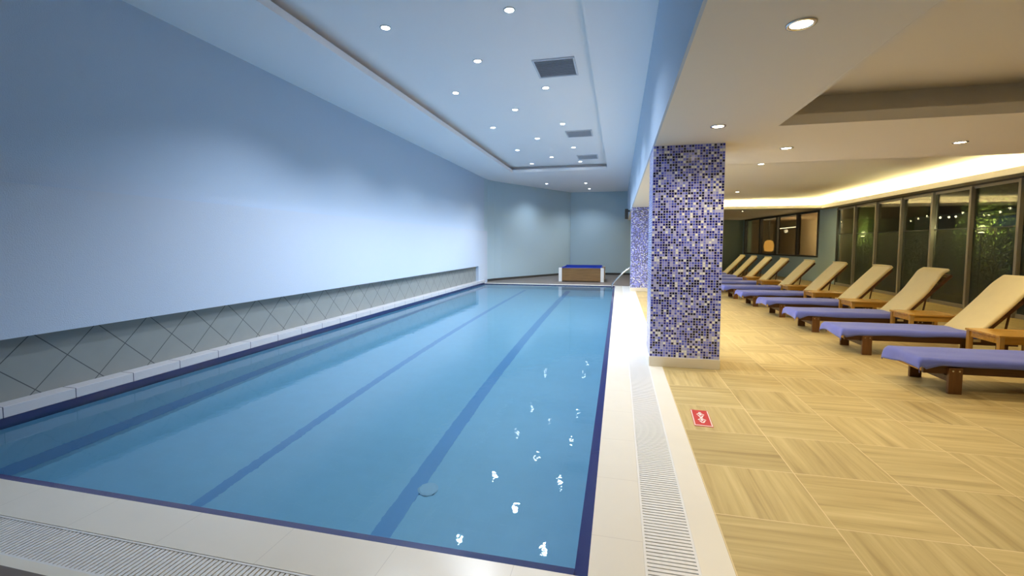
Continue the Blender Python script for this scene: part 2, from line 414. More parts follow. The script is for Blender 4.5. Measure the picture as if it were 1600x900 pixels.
grating('drain_grate', False, 'long white slatted drain grating on the lounge side of the pool')
grating('drain_grate', True, 'white slatted drain grating across the near end of the pool')

# ------------------------------------------------------------------ pool hall walls
b = MB()
b.box(XL-0.15, XL, YB, 17.2, -0.1, 4.6)
b.build('wall_left', M['blue_paint'], kind='structure', label='light blue wall left of the pool')
b = MB(); b.box(XL, XL+0.004, YB, 16.05, 0.12, 0.75)
b.build('wall_left_tiles', M['diag_tile'], kind='structure', label='grey diagonal tiles under the long pale wall panel')
b = MB()
b.box(XL, -5.09, YB, 17.2, 0.69, 2.03)
b.box(XL, -5.09, 16.05, 17.2, 0.0, 0.69)
b.build('trim_9', M['pale_paint'], kind='structure', label='long pale blue raised wall panel above the grey tiles')
# curved corner, diagonal wall, far wall
b = MB()
path = [(XL, 17.15), (XL+0.03, 17.55), (XL+0.16, 18.0), (XL+0.36, 18.42), (-2.38, 22.85), (0.72, 22.92)]
for i in range(len(path)-1):
    (xa, ya), (xb, yb) = path[i], path[i+1]
    b.quad((xa, ya, -0.05), (xb, yb, -0.05), (xb, yb, 4.6), (xa, ya, 4.6))
    b.quad((xa, ya+.15, -0.05), (xb, yb+.15, -0.05), (xb, yb+.15, 4.6), (xa, ya+.15, 4.6))
M['teal_lit_paint'] = plain('teal_lit_wall_paint', (0.50, 0.67, 0.77), 0.75)  # less blue light at the far end put into the wall colour
b.build('wall_back', M['teal_lit_paint'], kind='structure', label='blue angled wall, tinted for its light, behind the far pool end')
b = MB()
for i in range(len(path)-1):
    (xa, ya), (xb, yb) = path[i], path[i+1]
    d = Vector((xb-xa, yb-ya, 0)).normalized(); n = Vector((d.y, -d.x, 0))*0.015
    b.quad((xa+n.x, ya+n.y, 0.0), (xb+n.x, yb+n.y, 0.0), (xb+n.x, yb+n.y, 0.09), (xa+n.x, ya+n.y, 0.09))
    b.quad((xa+n.x, ya+n.y, 0.09), (xb+n.x, yb+n.y, 0.09), (xb, yb, 0.09), (xa, ya, 0.09))
b.build('baseboard_back', plain('dark_baseboard', (0.05, 0.05, 0.05), 0.5), kind='structure', label='dark baseboard along the far walls')
b = MB(); b.box(XL-0.15, 8.2, YB-0.15, YB, -0.1, 4.6)
b.build('wall_front', M['blue_paint'], kind='structure', label='wall behind the viewer')

# pool hall ceiling: soffit ring, tray ceiling, cove gap
TX0, TX1, TY0, TY1 = -3.83, -0.40, -1.5, 16.12
b = MB()
b.box(XL, TX0-0.0, YB, 23.1, HC, HC+0.015); b.box(TX1, XB, YB, 23.1, HC, HC+0.015)
b.box(TX0, TX1, YB, TY0, HC, HC+0.015); b.box(TX0, TX1, TY1, 23.1, HC, HC+0.015)
b.build('ceiling_pool_soffit', M['pool_ceiling'], kind='structure', label='pale blue ceiling border around the sunken tray')
b = MB()
t = 0.03
b.box(TX0, TX0+t, TY0, TY1, HC-0.001, HC+0.10); b.box(TX1-t, TX1, TY0, TY1, HC-0.001, HC+0.10)
b.box(TX0+t, TX1-t, TY1-t, TY1, HC-0.001, HC+0.10); b.box(TX0+t, TX1-t, TY0, TY0+t, HC-0.001, HC+0.10)
b.build('trim_10', M['white_edge'], kind='structure', label='white lip around the sunken ceiling tray')
b = MB()
g = 0.16; HT = 4.31
b.box(TX0-g, TX1+g, TY0-g, TY1+g, HT, HT+0.05)
b.box(TX0-g-0.03, TX0-g, TY0-g, TY1+g, HC+0.015, HT+0.05); b.box(TX1+g, TX1+g+0.03, TY0-g, TY1+g, HC+0.015, HT+0.05)
b.box(TX0-g, TX1+g, TY1+g, TY1+g+0.03, HC+0.015, HT+0.05); b.box(TX0-g, TX1+g, TY0-g-0.03, TY0-g, HC+0.015, HT+0.05)
b.build('ceiling_pool', M['pool_ceiling'], kind='structure', label='raised tray ceiling above the pool')

# beam between pool hall and lounge
b = MB(); b.box(XB, XB+0.02, YB, 22.9, HL, 4.6); b.box(0.70, 0.72, 22.92, YE, 0, HL+0.6)
b.build('wall_right', M['blue_paint'], kind='structure', label='blue beam face above the opening to the lounge')

# ------------------------------------------------------------------ lounge ceiling
RX0, RX1, RY0, RY1 = 1.50, 6.6, -1.5, 5.09     # tray recess
YH = 7.33                                       # low ceiling ends here
b = MB()
b.box(XB+0.02, RX0, YB, YH, HL, HL+0.02)
b.box(RX0, RX1, YB, RY0, HL, HL+0.02); b.box(RX0, RX1, RY1, YH, HL, HL+0.02); b.box(RX1, 8.2, YB, YH, HL, HL+0.02)
b.box(XB+0.02, 1.35, YH, 22.9, HL, HL+0.02)
b.build('ceiling_lounge', M['lounge_ceiling'], kind='structure', label='warm white lounge ceiling')
b = MB()
for (xa, xb_, ya, yb_) in ((RX0, RX0+t, RY0, RY1), (RX1-t, RX1, RY0, RY1), (RX0+t, RX1-t, RY1-t, RY1), (RX0+t, RX1-t, RY0, RY0+t)):
    b.box(xa, xb_, ya, yb_, HL-0.001, HL+0.10)
b.build('trim_11', M['lounge_ceiling'], kind='structure', label='lip around the lounge ceiling recess')
b = MB(); g = 0.16; HR = 3.0
b.box(RX0-g, RX1+g, RY0-g, RY1+g, HR, HR+0.04)
b.box(RX0-g-.03, RX0-g, RY0-g, RY1+g, HL+.02, HR); b.box(RX1+g, RX1+g+.03, RY0-g, RY1+g, HL+.02, HR)
b.box(RX0-g, RX1+g, RY1+g, RY1+g+.03, HL+.02, HR); b.box(RX0-g, RX1+g, RY0-g-.03, RY0-g, HL+.02, HR)
b.build('ceiling_lounge_recess', M['lounge_ceiling'], kind='structure', label='recessed part of the lounge ceiling')
# high ceiling beyond YH with the lit cove
HH = 3.20
b = MB()
b.box(1.35, 8.2, YH, 19.9, HH, HH+0.04)
b.box(1.35, 8.2, YH-0.02, YH, HL, HH); b.box(1.33, 1.35, YH, 19.9, HL, HH)
b.build('ceiling_cove', M['lounge_ceiling'], kind='structure', label='higher lounge ceiling washed by the cove light')
LZ = 2.87; LX = 7.46; LY = 19.45
b = MB()
b.box(LX, LX+0.03, YH, LY, LZ, LZ+0.13); b.box(1.35, LX+0.03, LY, LY+0.03, LZ, LZ+0.13)
b.build('trim_12', M['lounge_ceiling'], kind='structure', label='cream cove lip in front of the light strip')
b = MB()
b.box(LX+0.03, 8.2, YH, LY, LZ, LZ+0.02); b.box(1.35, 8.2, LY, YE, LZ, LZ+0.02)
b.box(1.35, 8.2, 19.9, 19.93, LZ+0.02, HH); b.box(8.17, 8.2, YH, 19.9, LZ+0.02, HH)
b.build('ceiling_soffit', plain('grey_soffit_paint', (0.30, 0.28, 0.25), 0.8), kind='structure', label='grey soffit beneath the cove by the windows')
root = empty('cove_light_strip', (LX+0.30, 13.4, LZ+0.02))
b = MB(); b.box(-0.04, 0.04, YH+0.05-root.location.y, LY+0.26-root.location.y, 0.0, 0.075); b.build('strip_along_windows', M['led'], root)
b = MB(); b.box(1.45-root.location.x, -0.045, LY+0.26-root.location.y, LY+0.34-root.location.y, 0.0, 0.075); b.build('strip_along_end', M['led'], root)
tag(root, 'continuous warm yellow cove light strip hidden above the windows', 'light strip')

# ------------------------------------------------------------------ columns
def column(x0, x1, y0, y1, mat, label):
    b = MB(); b.box(x0, x1, y0, y1, 0.12, HL)
    o = b.build('column', mat); tag(o, label, 'column', kind='structure')
    q = MB(); q.box(x0-0.008, x1+0.008, y0-0.008, y1+0.008, 0.0, 0.12, 0.003)
    q.build('column_base', M['cream_tile'], o)
    return o
column(0.39, 1.19, 5.74, 6.40, M['mosaic'], 'blue and white mosaic column nearest the viewer')
column(0.38, 1.10, 14.9, 15.55, M['mosaic_far'], 'second blue and white mosaic column, at the far end of the pool')

# ------------------------------------------------------------------ window wall (x = 7.9) in bays
bays = [19.08-1.31*k for k in range(18)]      # y of mullions
WT = 2.83
for k in range(len(bays)-1):
    y1, y0 = bays[k], bays[k+1]
    root = empty('window_%d' % (k+1), (XW, y0, 0)); root['kind'] = 'structure'; root['label'] = 'dark night-time window bay of the glazed lounge wall'
    H = min(WT, HL-0.01) if y0 < YH else WT
    b = MB()
    b.box(-0.07, 0.05, 0.0, 0.065, 0, H, 0.004); b.box(-0.02, 0.04, 0.07, 1.31, H-0.055, H); b.box(-0.02, 0.04, 0.07, 1.31, 0, 0.09)
    b.build('window_frame', M['alu'], root)
    b = MB(); b.box(0.005, 0.011, 0.07, 1.31, 1.88, H-0.055); b.build('window_glass', M['glass'], root)
    b = MB(); b.box(0.005, 0.011, 0.07, 1.31, 0.09, 1.87); b.build('window_film_glass', M['film'], root)
    b = MB(); b.box(0.0, 0.016, 0.07, 1.31, 1.865, 1.885); b.build('window_bar', M['dark_frame'], root)
b = MB(); b.box(XW-0.03, XW+0.05, YB, 19.08, WT, LZ+0.02); b.box(XW-0.03, XW+0.05, 19.08, 19.15, 0, WT)
b.build('trim_13', M['dark_frame'], kind='structure', label='dark header above the lounge windows')

# ------------------------------------------------------------------ angled wall with interior window
A = Vector((7.90, 19.15, 0)); B = Vector((6.85, 28.0, 0)); d = (B-A).normalized(); ang = math.atan2(d.y, d.x)
Lw = (B-A).length
wall = empty('wall_angled', A, ang); wall['kind'] = 'structure'; wall['label'] = 'grey blue angled wall with an interior window behind the far loungers'
wy = (1.28, 8.55, 1.05, 2.80)   # along, z
b = MB()
b.box(0, wy[0], -0.12, 0, 0, 3.0); b.box(wy[1], Lw, -0.12, 0, 0, 3.0)
b.box(wy[0], wy[1], -0.12, 0, 0, wy[2]); b.box(wy[0], wy[1], -0.12, 0, wy[3], 3.0)
b.build('wall_surface', M['grey_wall'], wall)
win = empty('window_40', A, ang); win['kind'] = 'structure'; win['label'] = 'dark framed interior window showing a warm lit room behind'
b = MB()
f = 0.07
b.box(wy[0]-f, wy[1]+f, -0.13, 0.03, wy[2]-f, wy[2]); b.box(wy[0]-f, wy[1]+f, -0.13, 0.03, wy[3], wy[3]+f)
b.box(wy[0]-f, wy[0]+0.02, -0.13, 0.03, wy[2], wy[3]); b.box(wy[1], wy[1]+f, -0.13, 0.03, wy[2], wy[3])
for u in (2.85, 4.75, 6.6): b.box(u, u+0.14, -0.11, 0.02, wy[2], wy[3])
b.build('window_frame', M['dark_frame'], win)
b = MB(); b.box(wy[0], wy[1], -0.06, -0.054, wy[2], wy[3]); b.build('window_glass', M['glass'], win)
# end wall
b = MB(); b.box(0.70, 7.3, YE, YE+0.15, 0, 3.1)
b.build('wall_end', plain('grey_green_wall_paint', (0.32, 0.42, 0.34), 0.75), kind='structure', label='dim grey green wall at the far end of the lounge')
# room beyond the interior window
b = MB()
b.quad((8.1, 19.3, 0), (10.8, 19.3, 0), (10.8, 36, 0), (6.0, 36, 0)); b.quad((8.1, 19.3, 3), (10.8, 19.3, 3), (10.8, 36, 3), (6.9, 36, 3))
b.quad((10.8, 19.3, 0), (10.8, 36, 0), (10.8, 36, 3), (10.8, 19.3, 3)); b.quad((6.5, 36, 0), (10.8, 36, 0), (10.8, 36, 3), (6.5, 36, 3)); b.quad((8.1, 19.3, 0), (10.8, 19.3, 0), (10.8, 19.3, 3), (8.1, 19.3, 3))
b.build('wall_next_room', M['tan'], kind='structure', label='tan walls of the room behind the interior window')
def pendant(x, y, z, label):
    r = empty('wall_lamp', (x, y, z))
    b = MB(); b.lathe([(0.10, -0.45), (0.22, -0.42), (0.26, -0.1), (0.20, 0.12), (0.08, 0.2)], 20); b.build('lamp_shade', M['orange_lamp'], r, smooth=True)
    b = MB(); b.box(-0.03, 0.03, -0.03, 0.03, 0.2, 3.0-z); b.build('lamp_rod', M['dark_frame'], r)
    tag(r, label, 'lamp')
pendant(8.35, 28.5, 1.55, 'glowing orange lamp seen through the interior window')
def tube_lamp(x, y0, y1, z, label):
    r = empty('tube_lamp', (x, (y0+y1)/2, z)); h = (y1-y0)/2
    b = MB(); b.box(-0.04, 0.04, -h, h, -0.03, 0.0, 0.005); b.build('lamp_tube', M['room_tube'], r)
    b = MB(); b.box(-0.06, 0.06, -h-0.02, h+0.02, 0.0, 0.05); b.build('lamp_housing', M['dark_frame'], r)
    for s_ in (-1, 1):
        b = MB(); b.box(-0.01, 0.01, s_*h*0.8-0.01, s_*h*0.8+0.01, 0.05, 3.0-z); b.build('lamp_hanger', M['dark_frame'], r)
    ld = bpy.data.lights.new('tube_light', 'POINT'); ld.energy = 600; ld.color = (1, 0.8, 0.5); ld.shadow_soft_size = 0.1
    lo = bpy.data.objects.new('lamp_light', ld); COL.objects.link(lo); lo.parent = r; lo.location = (0, 0, -0.2)
    tag(r, label, 'lamp', 'tube lamps in the room behind')
tube_lamp(9.9, 21.5, 25.5, 2.55, 'slim lit tube lamp nearer the right side of the interior window')
tube_lamp(9.2, 27.0, 30.0, 2.45, 'slim lit tube lamp deeper in the room behind the interior window')

# ------------------------------------------------------------------ outside
b = MB(); b.box(8.0, 16, -3, 19.2, -0.2, -0.02)
b.build('ground', M['soil'], kind='structure', label='dark ground outside the windows')
b = MB(); b.box(9.9, 10.2, -3, 19.2, -0.02, 1.95); b.box(9.85, 10.25, -3, 19.2, 1.95, 2.0)
b.build('wall_garden', M['dark_stone'], kind='structure', label='low garden wall outside the windows')
b = MB()
for zz in range(12): b.box(14.0, 14.05, -3, 19.2, 2.0+0.2*zz, 2.16+0.2*zz)
b.build('fence_garden', M['dark_stone'], kind='structure', label='dark slatted fence far outside the windows')

def shrub(loc, rad, h, n, label, seed):
    rnd = random.Random(seed)
    root = empty('garden_shrub', loc)
    b = MB(); b.tube([(0, 0, -0.4), (0.02, 0, h*0.3), (0.0, 0.03, h*0.7)], 0.03, 8)
    for k in range(6):
        a = k*1.05; b.tube([(0.01, 0.01, h*0.25), (rad*.5*math.cos(a), rad*.5*math.sin(a), h*(0.5+0.05*k))], 0.012, 6)
    b.build('stem', M['stem'], root)
    b = MB()
    for k in range(n):
        th = rnd.random()*6.283; u = rnd.uniform(-1, 1); q = rnd.random()**0.4
        p = Vector((rad*q*math.sqrt(1-u*u)*math.cos(th), rad*q*math.sqrt(1-u*u)*math.sin(th), h*0.55+h*0.5*q*u))
        m = Matrix.Translation(p) @ Matrix.Rotation(rnd.random()*6.28, 4, 'Z') @ Matrix.Rotation(rnd.uniform(-1.2, 1.2), 4, 'X')
        L_ = rnd.uniform(0.05, 0.10); W_ = L_*0.35
        pts = [m @ Vector(v) for v in ((0, 0, 0), (W_, L_*.5, 0.012), (0, L_, 0), (-W_, L_*.5, 0.012))]
        b.quad(*pts)
    b.build('foliage', M['leaf'], root)
    tag(root, label, 'shrub')
shrub((8.62, 18.65, 0.0), 0.48, 3.0, 2600, 'green lit shrub seen through the narrow window near the corner', 1)
shrub((8.95, 13.5, 0.0), 0.75, 3.0, 3400, 'broad green lit shrub outside the window bay nearest the right edge', 2)
shrub((9.1, 16.4, 0.0), 0.5, 2.6, 1400, 'small shrub outside between the two larger garden shrubs', 3)
for (x, y, lab) in ((8.25, 18.1, 'small garden lamp below the shrub near the corner'), (8.3, 12.9, 'small garden lamp below the broad shrub at right')):
    r = empty('garden_lamp', (x, y, -0.02))
    b = MB(); b.lathe([(0.06, 0), (0.06, 0.02), (0.02, 0.03), (0.02, 1.75), (0.05, 1.77), (0.06, 1.79)], 14); b.build('lamp_post', M['dark_frame'], r)
    b = MB(); b.lathe([(0.05, 1.791), (0.055, 1.80), (0.03, 1.82)], 14); b.build('lamp_bulb', M['garden_lamp'], r)
    ld = bpy.data.lights.new('garden_spot', 'POINT'); ld.energy = 160; ld.color = (1, 0.9, 0.5); ld.shadow_soft_size = 0.06
    lo = bpy.data.objects.new('lamp_light', ld); COL.objects.link(lo); lo.parent = r; lo.location = (0, 0, 1.92)
    tag(r, lab, 'lamp')

r = empty('string_lights', (9.8, 15.0, 2.5)); rnd = random.Random(5)
b = MB(); b.tube([(0, -3.9+0.4*k, -0.10*abs(math.sin(k*0.8))) for k in range(20)], 0.006, 6); b.build('wire', M['black'], r)
for k in range(22):
    q = -3.8+0.34*k+rnd.uniform(-.08, .08)
    b = MB(); b.lathe([(0.008, 0.0), (0.024, -0.02), (0.024, -0.045), (0.006, -0.065)], 10, (rnd.uniform(-.03, .03), q, -0.10*abs(math.sin((q+3.9)/0.4*0.8))-rnd.uniform(0, .1))); b.build('bulb', M['garden_lamp'], r)
for q in (-3.95, 3.75):
    b = MB(); b.tube([(0, q, -2.52), (0, q, 0.05)], 0.02, 8); b.build('pole', M['dark_frame'], r)
tag(r, 'string of small warm bulbs hanging in the garden outside the windows', 'string lights')

# ------------------------------------------------------------------ downlights
def make_downlight(name, lampmat, energy, rgb, cone, blend, label, cat, group, cool):
    root = empty(name, (0, 0, 0))
    b = MB(); b.lathe([(0.052, -0.001), (0.052, -0.006), (0.060, -0.010), (0.072, -0.008), (0.075, 0.0), (0.052, 0.0)], 28)
    # ring only: drop the closing faces
    bm = b.bm; bm.faces.ensure_lookup_table()
    for f_ in [f for f in bm.faces if len(f.verts) > 4]: bm.faces.remove(f_)
    b.build('trim_ring', M['white_plastic'] if cool else M['chrome'], root, smooth=True)
    b = MB(); b.lathe([(0.0, -0.004), (0.052, -0.004), (0.052, -0.001), (0.0, -0.001)], 24); b.build('lamp_lens', lampmat, root)
    ld = bpy.data.lights.new(name, 'SPOT'); ld.energy = energy; ld.color = rgb; ld.spot_size = R(cone); ld.spot_blend = blend; ld.shadow_soft_size = 0.04
    if cool: ld.cycles.is_caustics_light = True
    lo = bpy.data.objects.new('lamp_light', ld); COL.objects.link(lo); lo.parent = root; lo.location = (0, 0, -0.06)
    tag(root, label, cat, group)
    return root
cool0 = make_downlight('downlight', M['lamp_cool'], POOL_W, POOL_RGB, 128, 0.6, '', 'ceiling light', 'recessed downlights over the pool', True)
warm0 = make_downlight('downlight', M['lamp_warm'], WARM_W, WARM_RGB, 150, 1.0, '', 'ceiling light', 'recessed downlights in the lounge ceiling', False)
used = {}
def place(proto, loc, label):
    if proto.name not in used: used[proto.name] = 1; o = proto
    else: o = copy_tree(proto)
    o.location = loc; o['label'] = label
    return o
ordn = ['first', 'second', 'third', 'fourth', 'fifth', 'sixth', 'seventh']
Z1 = HT - 0.0
for i, y in enumerate([8.19, 10.68, 13.3, 15.6, 5.43]):
    lab = 'downlight in the pool ceiling row beside the air vents, ' + (['just beyond the largest vent', 'second beyond the largest vent', 'third beyond the largest vent', 'last before the far tray edge', 'nearest and largest in view', 'overhead, outside the picture', 'behind the viewer'][i])
    place(cool0, (-1.32, y, Z1), lab)
for i, y in enumerate([5.49, 8.08, 10.63, 13.3, 15.6]):
    lab = 'downlight in the pool ceiling row nearest the left wall, ' + (['nearest in view', 'second in view', 'third in view', 'fourth in view', 'last by the far tray corner', 'overhead, outside the picture', 'behind the viewer'][i])
    place(cool0, (-2.99, y, Z1), lab)
for i, y in enumerate([6.78, 9.35, 11.98, 14.6]):
    lab = 'downlight in the middle row of the pool ceiling tray, ' + (['nearest in view', 'second in view', 'third in view', 'farthest', 'above the frame', 'overhead, outside the picture'][i])
    place(cool0, (-2.15, y, Z1), lab)
for (x, y, lab) in ((-3.05, 19.3, 'downlight in the far ceiling border, alone at left'), (-1.41, 19.48, 'downlight in the far ceiling border, upper of the right pair'), (-1.38, 21.5, 'downlight in the far ceiling border, nearest the back wall')):
    o = place(cool0, (x, y, HC), lab)
    for ch in [q for q in bpy.data.objects if q.parent == o and q.type == 'LIGHT']:
        ch.data = ch.data.copy(); ch.data.energy = POOL_W*0.6; ch.data.spot_blend = 1.0
for (x, y, z, lab) in (
    (0.933, 2.78, HL, 'warm downlight nearest the viewer, large at the top of the picture'),
    (0.947, 4.93, HL, 'warm downlight just in front of the near mosaic column'),
    (1.98, 6.22, HL, 'warm downlight right of the near mosaic column'),
    (3.815, 6.33, HL, 'warm downlight above the near loungers at right'),
    (3.71, 16.0, HH, 'warm downlight in the high ceiling near the far cove'),
    (4.93, 20.3, LZ, 'tiny warm downlight under the far soffit'),
    (0.95, 0.6, HL, 'warm downlight above the viewer'),
    (5.7, 6.33, HL, 'added warm downlight beyond the right edge'),  # extra unseen lamp, added to keep the near floor evenly bright
    (2.9, 10.6, HH, 'warm downlight hidden behind the near column'),
    (0.95, 8.0, HL, 'added warm downlight in the beam just behind the near column'),  # unseen lamp added to brighten the lounger mattresses
    (0.95, 9.5, HL, 'warm downlight in the beam behind the near column'),
    (0.95, 12.4, HL, 'warm downlight in the beam before the far column'),
    (3.2, 3.6, HR, 'added warm downlight in the recess overhead')):  # another unseen lamp, added for light on the near floor
    o = place(warm0, (x, y, z), lab)
    if 'in the beam' in lab:
        for ch in [q for q in bpy.data.objects if q.parent == o and q.type == 'LIGHT']:
            ch.data = ch.data.copy(); ch.data.energy = WARM_W*2.0

# ------------------------------------------------------------------ vents
def vent(y0, y1, label):
    x0, x1 = -1.34, -0.69
    r = empty('ceiling_vent', ((x0+x1)/2, (y0+y1)/2, HT)); hx = (x1-x0)/2; hy = (y1-y0)/2
    b = MB(); t_ = 0.03
    b.box(-hx, hx, -hy, -hy+t_, -0.02, 0); b.box(-hx, hx, hy-t_, hy, -0.02, 0); b.box(-hx, -hx+t_, -hy+t_, hy-t_, -0.02, 0); b.box(hx-t_, hx, -hy+t_, hy-t_, -0.02, 0)
    b.build('vent_frame', M['vent'], r)
    b = MB(); n = 14
    for k in range(n):
        yy = -hy+t_+(k+0.5)*(2*hy-2*t_)/n
        m = Matrix.Translation((0, yy, -0.010)) @ Matrix.Rotation(R(35), 4, 'X')
        b.box(-hx+t_, hx-t_, -0.018, 0.018, -0.0015, 0.0015, mtx=m)
    b.build('vent_louvres', M['vent'], r)
    b = MB(); b.box(-hx+t_, hx-t_, -hy+t_, hy-t_, -0.0015, 0.0); b.build('vent_backing', M['vent'], r)
    tag(r, label, 'air vent', 'air vents in the pool ceiling')
vent(6.94, 7.68, 'large square grey air vent in the pool ceiling, nearest one')
vent(11.35, 12.0, 'grey air vent in the pool ceiling, middle of three')
vent(14.45, 15.15, 'grey air vent in the pool ceiling, farthest of three')

# smoke detector and sprinkler in lounge ceiling
b = MB(); b.lathe([(0.0, -0.05), (0.03, -0.05), (0.055, -0.03), (0.06, 0.0), (0.0, 0.0)], 24, (3.0, 9.4, HH))
tag(b.build('smoke_detector', M['white_plastic'], smooth=True), 'small round smoke detector on the lounge ceiling right of the column', 'smoke detector')
r = empty('sprinkler_head', (1.54, 3.0, HR))
b = MB(); b.lathe([(0.035, 0), (0.035, -0.008), (0.012, -0.012), (0.012, -0.05), (0.006, -0.055)], 16); b.build('sprinkler_body', M['chrome'], r)
b = MB(); b.lathe([(0.0, -0.062), (0.025, -0.062), (0.025, -0.058), (0.0, -0.058)], 16); b.build('deflector', M['chrome'], r)
tag(r, 'small metal sprinkler head at the edge of the lounge ceiling recess', 'sprinkler')
# wall speaker at the far end of the beam
r = empty('wall_speaker', (XB-0.10, 17.2, 2.62))
b = MB(); b.box(-0.08, 0.04, -0.10, 0.10, -0.18, 0.18, 0.012); b.build('speaker_cabinet', M['black'], r)
b = MB(); b.box(0.04, 0.10, -0.03, 0.03, 0.08, 0.14); b.build('bracket', M['black'], r)
b = MB(); b.box(-0.06, 0.02, -0.112, -0.10, -0.15, 0.15, 0.004); b.build('speaker_grille', M['dark_frame'], r)
tag(r, 'small black speaker mounted on the far end of the blue beam', 'speaker')

# ------------------------------------------------------------------ handrail at the far right pool corner
r = empty('pool_handrail', (0.0, 16.55, 0.0))
for k, yy in enumerate((0.0, 0.28)):
    b = MB()
    pts = [(-0.22, yy, -0.55), (-0.22, yy, 0.05)]
    for s_ in range(9):
        a = s_/8.0; pts.append((-0.22+0.62*a, yy, 0.05+0.62*a+0.05*math.sin(a*3.14)))
    pts += [(0.46, yy, 0.68), (0.52, yy, 0.60), (0.53, yy, 0.30), (0.53, yy, 0.01)]
    b.tube(pts, 0.022, 10); b.build('rail', M['chrome'], r, smooth=True)
    b = MB(); b.lathe([(0.05, 0), (0.05, 0.012), (0.025, 0.018)], 16, (0.53, yy, 0.0)); b.build('floor_flange', M['chrome'], r)
tag(r, 'chrome pool handrail at the far right corner of the pool', 'handrail')

# ------------------------------------------------------------------ plunge tub at the far end
x0, x1, y0, y1, hz = -2.36, -0.56, 18.15, 19.9, 0.56
r = empty('plunge_tub', (x0, y0, 0)); W_, D_ = x1-x0, y1-y0
b = MB(); p = 0.13
b.box(p, W_-p, 0.02, 0.06, 0.03, hz-0.06); b.box(p, W_-p, D_-0.06, D_-0.02, 0.03, hz-0.06)
b.box(0.02, 0.06, p, D_-p, 0.03, hz-0.06); b.box(W_-0.06, W_-0.02, p, D_-p, 0.03, hz-0.06)
b.build('side_panels', M['tub_panel'], r)
for (a, c) in ((0, 0), (W_-p, 0), (0, D_-p), (W_-p, D_-p)):
    b = MB(); b.box(a, a+p, c, c+p, 0, hz, 0.005); b.build('corner_post', M['white_plastic'], r)
b = MB()
b.box(p, W_-p, 0.0, 0.10, hz-0.06, hz-0.01); b.box(p, W_-p, D_-0.10, D_, hz-0.06, hz-0.01)
b.box(0.0, 0.10, p, D_-p, hz-0.06, hz-0.01); b.box(W_-0.10, W_, p, D_-p, hz-0.06, hz-0.01)
b.build('rim', M['tub_panel'], r)
b = MB()
b.box(p, W_-p, 0.10, 0.13, 0.08, hz+0.02); b.box(p, W_-p, D_-0.13, D_-0.10, 0.08, hz+0.05); b.box(0.10, 0.13, p, D_-p, 0.08, hz+0.02); b.box(W_-0.13, W_-0.10, p, D_-p, 0.08, hz+0.02)
b.box(0.13, W_-0.13, 0.13, D_-0.13, 0.06, 0.08)
b.build('liner', plain('blue_tub_liner', (0.015, 0.05, 0.40), 0.4), r, label='bright blue liner')
tag(r, 'low brown square plunge tub with white corner posts and blue liner beyond the pool', 'tub')

# ------------------------------------------------------------------ loungers
def cushion(prof_top, thick, w_, name, mat, parent, seg=1):
    """prof_top: list of (x,z) along the top surface; rounded slab across y"""
    bm = bmesh.new(); rows = []
    n = len(prof_top)
    for i, (x, z) in enumerate(prof_top):
        xa, za = prof_top[max(0, i-1)]; xb, zb = prof_top[min(n-1, i+1)]
        t = Vector((xb-xa, 0, zb-za)).normalized(); nn = Vector((-t.z, 0, t.x))
        k = 0.6 if i in (0, n-1) else 1.0
        e_ = 0.0
        sec = []
        cr = thick*0.35
        for (yy, dd) in ((-w_/2+cr, 0), (0, 0.004), (w_/2-cr, 0), (w_/2-cr*.3, -cr*.3), (w_/2, -cr), (w_/2, -thick+cr*.5), (w_/2-cr*.5, -thick), (-w_/2+cr*.5, -thick), (-w_/2, -thick+cr*.5), (-w_/2, -cr), (-w_/2+cr*.3, -cr*.3)):
            dm = -thick/2+(dd+thick/2)*k
            sec.append(bm.verts.new(Vector((x, yy, z)) + nn*dm))
        rows.append(sec)
    m_ = len(rows[0])
    for i in range(n-1):
        for j in range(m_):
            bm.faces.new([rows[i][j], rows[i][(j+1) % m_], rows[i+1][(j+1) % m_], rows[i+1][j]])
    bm.faces.new(rows[0]); bm.faces.new(rows[-1][::-1])
    o_ = MB(); o_.bm.free(); o_.bm = bm
    return o_.build(name, mat, parent, smooth=True)

def spline(pts, n=14):
    out = []
    for i in range(len(pts)-1):
        p0 = pts[max(0, i-1)]; p1 = pts[i]; p2 = pts[i+1]; p3 = pts[min(len(pts)-1, i+2)]
        for k in range(n):
            t = k/n
            out.append(tuple(0.5*((2*p1[a]) + (-p0[a]+p2[a])*t + (2*p0[a]-5*p1[a]+4*p2[a]-p3[a])*t*t + (-p0[a]+3*p1[a]-3*p2[a]+p3[a])*t**3) for a in (0, 1)))
    out.append(pts[-1]); return out

